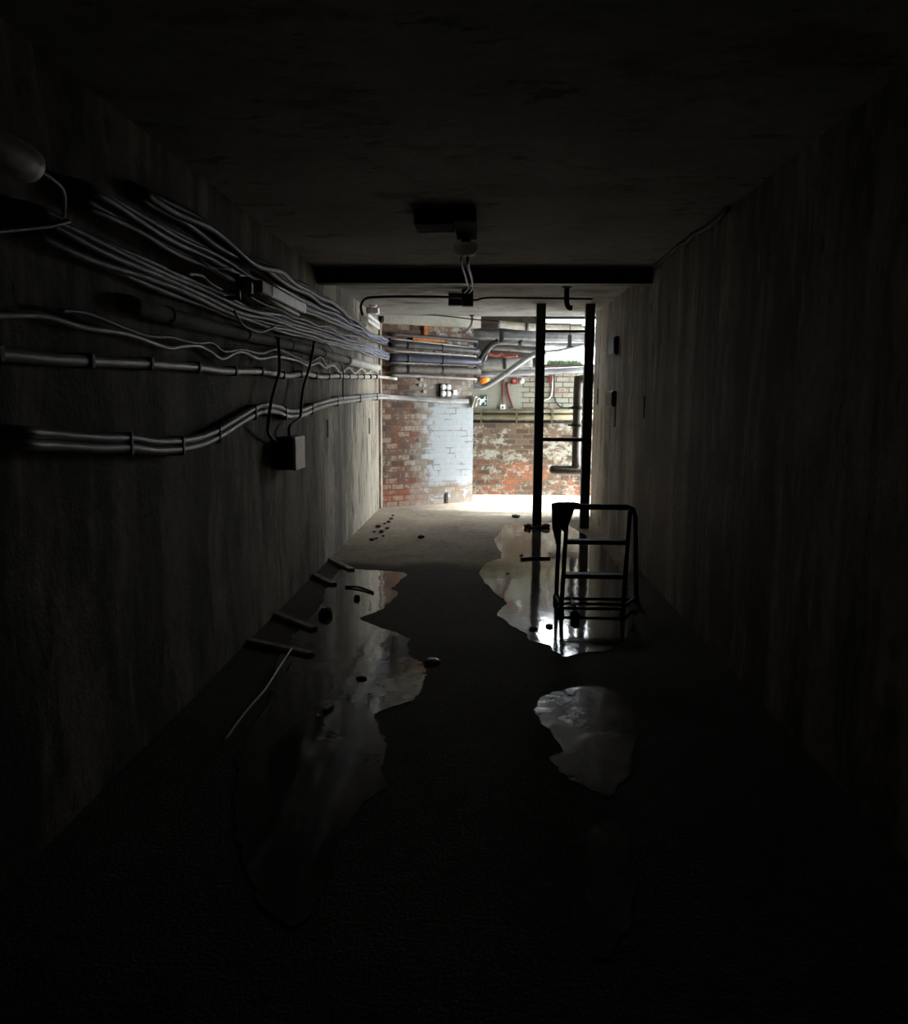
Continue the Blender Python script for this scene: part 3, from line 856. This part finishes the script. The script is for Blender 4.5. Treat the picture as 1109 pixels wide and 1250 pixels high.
# small green emergency sign: white figure on green
c = bw(591, 489)
t = thing('exit_sign', 'small dark green sign with a white figure on the back wall beside the pier', 'sign', (c.x, YB - .01, c.z - .1))
obj('panel', nb((c.x - .065, YB - .012, c.z - .085), (c.x + .065, YB, c.z + .085)), 'green', t)
bm = bmesh.new()
def quad(pts, d=.004):
    vs = [bm.verts.new((c.x + x, YB - .0165, c.z + z)) for x, z in pts]; ws = [bm.verts.new((c.x + x, YB - .0125, c.z + z)) for x, z in pts]
    n = len(vs); bm.faces.new(vs); bm.faces.new(ws[::-1])
    for i in range(n): bm.faces.new((vs[i], vs[(i + 1) % n], ws[(i + 1) % n], ws[i]))
quad([(.015 + .013 * math.cos(a * math.pi / 4), .052 + .013 * math.sin(a * math.pi / 4)) for a in range(8)])
quad([(-.02, .03), (.018, .034), (.012, -.012), (-.014, -.01)])
quad([(-.02, .03), (-.012, .02), (-.038, -.004), (-.046, .004)])
quad([(.018, .034), (.016, .022), (.04, .008), (.045, .017)])
quad([(-.014, -.01), (0, -.012), (-.022, -.04), (-.048, -.042), (-.047, -.03), (-.03, -.03)])
quad([(0, -.012), (.012, -.012), (.034, -.036), (.022, -.068), (.01, -.063), (.018, -.04)])
obj('figure', bm, 'white', t)
obj('border', nb((c.x + .052, YB - .016, c.z - .08), (c.x + .058, YB - .0125, c.z + .08)), 'white', t)
p = [bw(677, 457, .03), bw(677, 475, .03), bw(677.5, 487, .03), bw(683, 495.5, .04), bw(690, 498, .05), bw(698, 497.5, .06)]
tag(obj('hanging_cable', nt(p, .012, 8), 'black_cable', smooth=True), 'black cable looping down the back wall between the two steel posts', 'cable')
p = [bw(674.5, 459, .03), bw(674.5, 475, .03), bw(672, 485, .03), bw(664, 489, .03)]
tag(obj('hanging_cable', nt(p, .01, 8), 'white_pipe', smooth=True), 'pale cable dropping down the back wall just left of the black loop', 'cable')

# drain pipe behind the right post
yd = 11.1
xd = PY(704.5, 520, yd).x
zt, zs = PY(704, 464, yd).z, PY(690, 573.5, yd).z
t = thing('drain_pipe', 'dull brown drain pipe with a rounded stub behind the right steel post', 'pipe', (xd, yd, zs - .06))
obj('riser', nt([V3((xd, yd, zs)), V3((xd, yd, zt - .06)), V3((xd + .03, yd, zt)), V3((xd + .12, yd, zt + .02)), V3((xd + .5, yd - .05, zt + .02)), V3((xd + .7, 10.85, zt + .02))], .056, 16, 6), 'brown_pipe', t, True)
x0 = PY(671, 573, yd).x
bm = bmesh.new()
lathe(bm, [(.012, 0), (.035, .008), (.052, .028), (.06, .06), (.06, 1.2)], V3((x0, yd, zs)), V3((1, 0, 0)), 18)
obj('stub', bm, 'brown_pipe', t, True)
for vv in (498, 519):
    zz = PY(702, vv, yd).z
    obj('collar', lathe(bmesh.new(), [(.074, 0), (.078, .01), (.078, .035), (.074, .045)], V3((xd, yd, zz - .02)), V3((0, 0, 1)), 18), 'black', t, True)
    obj('bracket', nb((xd - .02, 10.8, zz - .015), (xd + .02, yd - .05, zz + .015)) if False else nb((xd - .12, yd - .02, zz - .012), (xd + .25, yd + .02, zz + .012)), 'black', t)

# ---------------------------------------------------------------- wall marks: dark boxes, and dark strips painted for shaded slots
for u, v, w, h, lb in ((752, 423, .4, .19, 'upper of two small black boxes on the right wall beyond the beam'), (749, 487, .42, .17, 'lower of two small black boxes on the right wall beyond the beam')):
    c = PX(u, v, XR)
    t = thing('wall_box', lb, 'electrical box', (XR - .03, c.y, c.z - h / 2))
    obj('body', nb((XR - .04, c.y - w / 2, c.z - h / 2), (XR, c.y + w / 2, c.z + h / 2), bevel=.008), 'black', t)
    obj('lid', nb((XR - .05, c.y - w / 2 + .02, c.z - h / 2 + .015), (XR - .041, c.y + w / 2 - .02, c.z + h / 2 - .015), bevel=.003), 'black', t)
for u, v, h, X, lb in ((751, 510, .2, XR, 'thin dark strip painted as a shaded slot in the right wall below the lower black box'), (730, 484, .2, XR, 'thin dark strip painted as a shaded slot at the far end of the right wall'),
                       (787, 497, .2, XR, 'thin dark strip painted as a shaded slot in the right wall, nearest the camera'),
                       (400, 523, .17, XL, 'nearer of two thin dark strips painted as shaded slots in the left wall below the snaking pipes'), (451, 520, .2, XL, 'farther of two thin dark strips painted as shaded slots in the left wall below the snaking pipes')):
    c = PX(u, v, X)
    s = 1 if X < 0 else -1
    w = .05 if abs(c.y) < 8 else .1
    tag(obj('shaded_slot', nb((X, c.y - w / 2, c.z - h / 2), (X + s * .008, c.y + w / 2, c.z + h / 2), bevel=.003), 'rust'), lb, 'strip')

# ---------------------------------------------------------------- step stool with rag
t = thing('step_stool', 'black tubular step stool standing in the puddle near the right wall', 'step stool', (.82, 5.95, 0))
ft = lambda u, v, y: PY(u, v, y)
YR, YF = 6.1, 5.72
rz = PY(730, 618.5, 6.02).z
rl, rr_ = PY(684, 618.5, 6.02).x, PY(776.5, 618.5, 6.02).x
rbl, rbr = PZ(678, 738, .0), PZ(778, 741, .0)
rbl.y = rbr.y = YR
rbl.x = PY(679, 738, YR).x; rbr.x = PY(777, 738, YR).x
bf = obj('back_frame', nt([V3((rbl.x, YR, 0)), V3((rl, 6.02, rz - .06)), V3((rl + .012, 6.02, rz - .02)), V3((rl + .05, 6.02, rz)), V3((rr_ - .06, 6.02, rz)), V3((rr_ - .018, 6.02, rz - .018)), V3((rr_, 6.02, rz - .07)), V3((rbr.x, YR, 0))], .017, 12, 0), 'black', t, True)
obj('top_rail', nb((rl + .06, 6.0, rz - .022), (rr_ - .06, 6.045, rz + .018), bevel=.006), 'black', t)
fl_b, fl_t = PY(685, 752, YF), PY(692, 640, 5.98)
fr_b, fr_t = PY(760, 752, YF), PY(769.5, 624, 5.98)
fl_b.z = fr_b.z = 0
legs = []
for a, b in ((fl_b, fl_t), (fr_b, fr_t)):
    legs += [obj('leg', nt([a, b], .0165, 12, 0), 'black', t, True)]
def at_z(a, b, z): return a.lerp(b, (z - a.z) / (b.z - a.z))
for vv, th, yq, dp in ((661.5, .02, 5.93, .07), (703, .02, 5.84, .09)):
    zz = PY(725, vv, yq).z
    a, b = at_z(fl_b, fl_t, zz), at_z(fr_b, fr_t, zz)
    obj('step', nb((a.x, a.y - .01, zz - th), (b.x, a.y + dp, zz + th * .6), bevel=.005), 'black', t)
zz = PY(725, 731, YR).z
obj('rung', nt([V3((rbl.x, YR - .005, zz)), V3((rbr.x - .06, YR - .005, zz))], .012, 10, 0), 'black', t, True)
zz = max(.03, PY(725, 743, YF + .02).z)
obj('rung', nt([V3((fl_b.x, YF + .02, zz)), V3((fr_b.x, YF + .02, zz))], .012, 10, 0), 'black', t, True)
for a, b in ((V3((rbl.x, YR, .05)), V3((fl_b.x, YF, .05))), (V3((rbr.x, YR, .05)), V3((fr_b.x, YF, .05)))):
    obj('side_bar', nt([a, b], .011, 8, 0), 'black', t, True)
for p, par in ((V3((rbl.x, YR, 0)), bf), (V3((rbr.x, YR, 0)), bf), (fl_b, legs[0]), (fr_b, legs[1])):
    obj('rubber_foot', lathe(bmesh.new(), [(.024, .0), (.024, .05), (.019, .055)], V3((p.x, p.y, .0)), V3((0, 0, 1)), 14), 'black_cable', par, True)
hx = PY(701, 735, 5.9).x
obj('brace', nt([V3((hx, YF + .02, zz)), V3((hx, YR - .005, PY(725, 731, YR).z))], .009, 8, 0), 'black', t, True)
tag(obj('floor_lump', lump(bmesh.new(), PZ(702, 757) + V3((0, 0, .03)), (.035, .04, .04), 4), 'rubble', smooth=True), 'dark lump lying on the wet floor under the step stool', 'debris')

# rag: a sheet slung over the left end of the top rail, gathered to a tail at the left
bm = bmesh.new()
nu, nv = 26, 36
grid = []
lft, rgt = PY(674, 620, 6.0).x, PY(708, 620, 6.0).x
W = rgt - lft
for i in range(nu + 1):
    row = []
    a = i / nu
    # how far the hem hangs below the rail, front and back, across the width
    hf = .03 + .2 * max(0, math.sin(min(1, a * 1.12 + .03) * math.pi)) ** .8
    hb = .36 * max(.12, 1 - abs(a - .22) * 1.9)
    for j_ in range(nv + 1):
        b = j_ / nv * 2 - 1
        front = b < 0
        s = abs(b) * (hf if front else hb)
        fold = math.sin(a * 17 + 1 + s * 6) * .012 * min(1, s / .06) + noise.noise(V3((a * 5, b * 2, 3))) * .018
        dy = .032 * min(1, s / .03) + min(.02, s * .1)
        pinch = .24 * min(1, s / .2)
        cx = .5 if front else .24
        xx = lft + W * (cx + (a - cx) * (1 - pinch))
        zz_ = rz + .03 - max(0, s - .02) - .05 * max(0, .22 - a) - .03 * max(0, a - .8) + .006 * noise.noise(V3((a * 6, b * 5, 1)))
        row.append(bm.verts.new((xx, 6.02 + (-dy if front else dy) + fold, zz_)))
    grid.append(row)
for i in range(nu):
    for j_ in range(nv):
        bm.faces.new((grid[i][j_], grid[i + 1][j_], grid[i + 1][j_ + 1], grid[i][j_ + 1]))
bmesh.ops.solidify(bm, geom=bm.faces[:], thickness=.006)
tag(obj('rag', bm, 'rag', smooth=True), 'dark rag draped over the left end of the step stool', 'cloth')

# ---------------------------------------------------------------- puddles
def puddle(pxs, mat, label, jit=.03, h=.004):
    p = spline([PZ(u, v, .004) for u, v in pxs] + [PZ(*pxs[0], .004)], 9)[:-1]
    bm = bmesh.new()
    top = []
    for i, q in enumerate(p):
        w = V3((noise.noise(q * 6), noise.noise(q * 6 + V3((9, 4, 0))), 0)) * jit + V3((noise.noise(q * 19), noise.noise(q * 19 + V3((2, 7, 0))), 0)) * jit * .6
        top.append(bm.verts.new(V3((q.x, q.y, h)) + w))
    f = bm.faces.new(top)
    r = bmesh.ops.extrude_face_region(bm, geom=[f])
    for v in r['geom']:
        if isinstance(v, bmesh.types.BMVert):
            v.co.z = .0005
    return tag(obj('puddle', bm, mat), label, 'puddle')


puddle([(418, 693), (450, 696), (475, 697), (496, 701), (481, 715), (485, 725), (462, 745), (440, 755), (457, 762), (482, 772), (500, 780), (499, 797), (517, 812), (517, 835), (503, 853), (477, 864),
        (458, 872), (466, 894), (470, 930), (463, 965), (425, 1000), (405, 1060), (380, 1120), (340, 1120), (300, 1060), (285, 980), (300, 900), (330, 850), (342, 800), (365, 768), (392, 738), (402, 712)],
       'water', 'long shiny puddle on the left half of the floor')
puddle([(618, 638), (640, 641), (665, 638), (692, 641), (706, 648), (722, 658), (738, 668), (752, 690), (764, 712), (772, 745), (768, 772), (745, 792), (716, 796), (690, 802), (670, 790), (649, 780), (624, 762),
        (607, 747), (618, 737), (599, 718), (586, 700), (595, 687), (613, 679), (605, 660)], 'water', 'bright puddle on the right under the steel post and step stool')
puddle([(652, 866), (660, 852), (685, 841), (725, 838), (757, 848), (775, 880), (772, 930), (748, 972), (728, 968), (707, 957), (679, 940), (671, 924), (686, 912), (667, 888)], 'water_rough', 'small ruffled puddle on the right nearer the camera')
puddle([(716, 1040), (722, 1015), (745, 1000), (770, 1030), (775, 1090), (760, 1150), (735, 1170), (722, 1120), (712, 1080)], 'water_rough', 'faint puddle at the lower right, closest to the camera')

# ---------------------------------------------------------------- debris
for (u0, v0), (u1, v1), lb in (((398, 681), (430, 697), 'pale wet batten by the left wall, farthest of four'), ((381, 702), (408, 715), 'pale wet batten by the left wall at the head of the long puddle'),
                               ((337, 751), (384, 770), 'dull batten by the left wall beside the long puddle'), ((303, 784), (382, 801), 'longest dull batten by the left wall, crossing the thin pale stick')):
    a, b = PZ(u0, v0), PZ(u1, v1)
    d = b - a
    bm = bmesh.new()
    m = Matrix.Translation((a + b) / 2 + V3((0, 0, .014))) @ Matrix.Rotation(math.atan2(d.y, d.x), 4, 'Z') @ Matrix.Diagonal((d.length, .06, .02, 1))
    r = bmesh.ops.create_cube(bm, size=1, matrix=m)
    bmesh.ops.bevel(bm, geom=bm.edges[:], offset=.006, segments=2, affect='EDGES')
    tag(obj('floor_batten', bm, 'batten'), lb, 'batten')
tag(obj('thin_stick', nt([PZ(275, 903, .045), PZ(300, 869, .05), PZ(324, 841, .056), PZ(342, 813, .05), PZ(356, 792, .045)], .006, 8), 'stick', smooth=True), 'long thin pale stick lying on the floor at the left', 'stick')
tag(obj('thin_stick', nt([PZ(422, 716, .012), PZ(438, 717, .015), PZ(456, 723, .012)], .009, 8), 'rust', smooth=True), 'dark curved twig lying in the long left puddle', 'stick')
p = PZ(401, 867, .0)
tag(obj('litter_scrap', nb(p + V3((-.012, -.035, .004)), p + V3((.012, .035, .022)), bevel=.004, rot=Matrix.Rotation(-.4, 3, 'Z')), 'white'), 'small white scrap lying on the floor in the long puddle', 'litter')
p = PZ(389, 876, .0)
tag(obj('litter_scrap', nb(p + V3((-.006, -.02, .004)), p + V3((.006, .02, .014)), bevel=.002, rot=Matrix.Rotation(.4, 3, 'Z')), 'stick'), 'tiny pale sliver beside the white scrap in the puddle', 'litter')
p = PZ(529, 808)
tag(obj('floor_stone', lump(bmesh.new(), p + V3((0, 0, .006)), (.045, .05, .016), 11), 'batten', smooth=True), 'pale flat stone on the damp dark middle of the floor', 'stone')
p = PZ(398, 752)
tag(obj('floor_lump', lump(bmesh.new(), p + V3((0, 0, .025)), (.05, .07, .04), 21), 'rubble', smooth=True), 'dark lump beside the long puddle near the left wall', 'debris')
p = PZ(436, 732)
tag(obj('floor_lump', lump(bmesh.new(), p + V3((0, 0, .015)), (.025, .04, .02), 23), 'rubble', smooth=True), 'small dark lump in the long puddle beyond its narrow waist', 'debris')
p = PZ(441, 830)
tag(obj('floor_lump', lump(bmesh.new(), p + V3((0, 0, .008)), (.03, .02, .012), 29), 'rubble', smooth=True), 'tiny dark lump in the middle of the long puddle', 'debris')
rub = [(478, 634), (470, 640), (462, 644), (457, 650), (466, 650), (473, 646), (460, 658), (454, 660), (468, 655), (475, 638), (480, 630)]
for i, (u, v) in enumerate(rub):
    p = PZ(u, v)
    s = random.uniform(.018, .04)
    tag(obj('rubble_chip', lump(bmesh.new(), p + V3((0, 0, s * .5)), (s * 1.2, s * 1.4, s * .6), i + 40, 1), 'rubble'), 'dark chip in the scatter of rubble before the brick pier', 'rubble', 'rubble before the pier')
for u, v, s, lb in ((514, 657, .045, 'dark chip alone on the pale middle of the far floor'), (630, 632, .06, 'dark flat chip beside the left steel post'), (652, 769, .03, 'dark chip in the bright puddle below the post reflection'),
                    (671, 766, .032, 'square dark chip in the bright puddle left of the step stool'), (637, 679, .025, 'small dark chip at the upper edge of the bright puddle'), (620, 701, .02, 'tiny dark chip in the bright puddle near its left edge')):
    p = PZ(u, v)
    tag(obj('floor_chip', lump(bmesh.new(), p + V3((0, 0, s * .35)), (s, s * .9, s * .45), u, 1), 'rubble'), lb, 'debris')
bm = bmesh.new()
a, b = PZ(636, 684), PZ(672, 683)
tag(obj('floor_strip', nt([a + V3((0, 0, .012)), (a + b) / 2 + V3((0, .03, .014)), b + V3((0, 0, .012))], .012, 8), 'rust', smooth=True), 'dark thin strip lying across the bright puddle before the post', 'strip')

# grass on the bank outside the opening
bm = bmesh.new()
rg = random.Random(3)
for i in range(900):
    x = rg.uniform(1.05, 1.6); y = rg.uniform(YB + .32, YB + .9)
    h = rg.uniform(.06, .16)
    b = V3((x, y, 2.09)); tpt = b + V3((rg.uniform(-.05, .05), rg.uniform(-.05, .03), h))
    w = V3((.006, .002, 0))
    v = [bm.verts.new(b - w), bm.verts.new(b + w), bm.verts.new(tpt)]
    bm.faces.new(v)
o = obj('grass', bm, 'grass')
tag(o, 'patch of green grass outside the high bright opening', 'grass'); o['kind'] = 'stuff'

# ---------------------------------------------------------------- daylight
w = bpy.data.worlds.new('sky'); S.world = w; w.use_nodes = True
bg = w.node_tree.nodes['Background']
bg.inputs[0].default_value = (.86, .94, 1, 1)
bg.inputs[1].default_value = 1.0


def portal(loc, rot, sx, sy):
    l = bpy.data.lights.new('daylight_portal', 'AREA')
    l.shape = 'RECTANGLE'; l.size = sx; l.size_y = sy
    l.cycles.is_portal = True
    o = bpy.data.objects.new('daylight_portal', l); COL.objects.link(o)
    o.location = loc; o.rotation_euler = rot


portal((XO + .28, 12.07, 1.3), (0, math.pi / 2, 0), 2.6, 2.25)
portal(((WX0 + WX1) / 2, YB + .28, (WZ0 + WZ1) / 2), (-math.pi / 2, 0, 0), WX1 - WX0, WZ1 - WZ0)

sl = bpy.data.lights.new('sun', 'SUN'); sl.energy = 1.5; sl.angle = math.radians(14); sl.color = (.95, .98, 1)
so = bpy.data.objects.new('sun', sl); COL.objects.link(so)
so.rotation_euler = V3((-1, .05, -.8)).to_track_quat('-Z', 'Y').to_euler()

vs = S.view_settings
vs.view_transform = 'Standard'
vs.look = 'None'
vs.gamma = 1
vs.use_curve_mapping = False
vs.exposure = 4.6
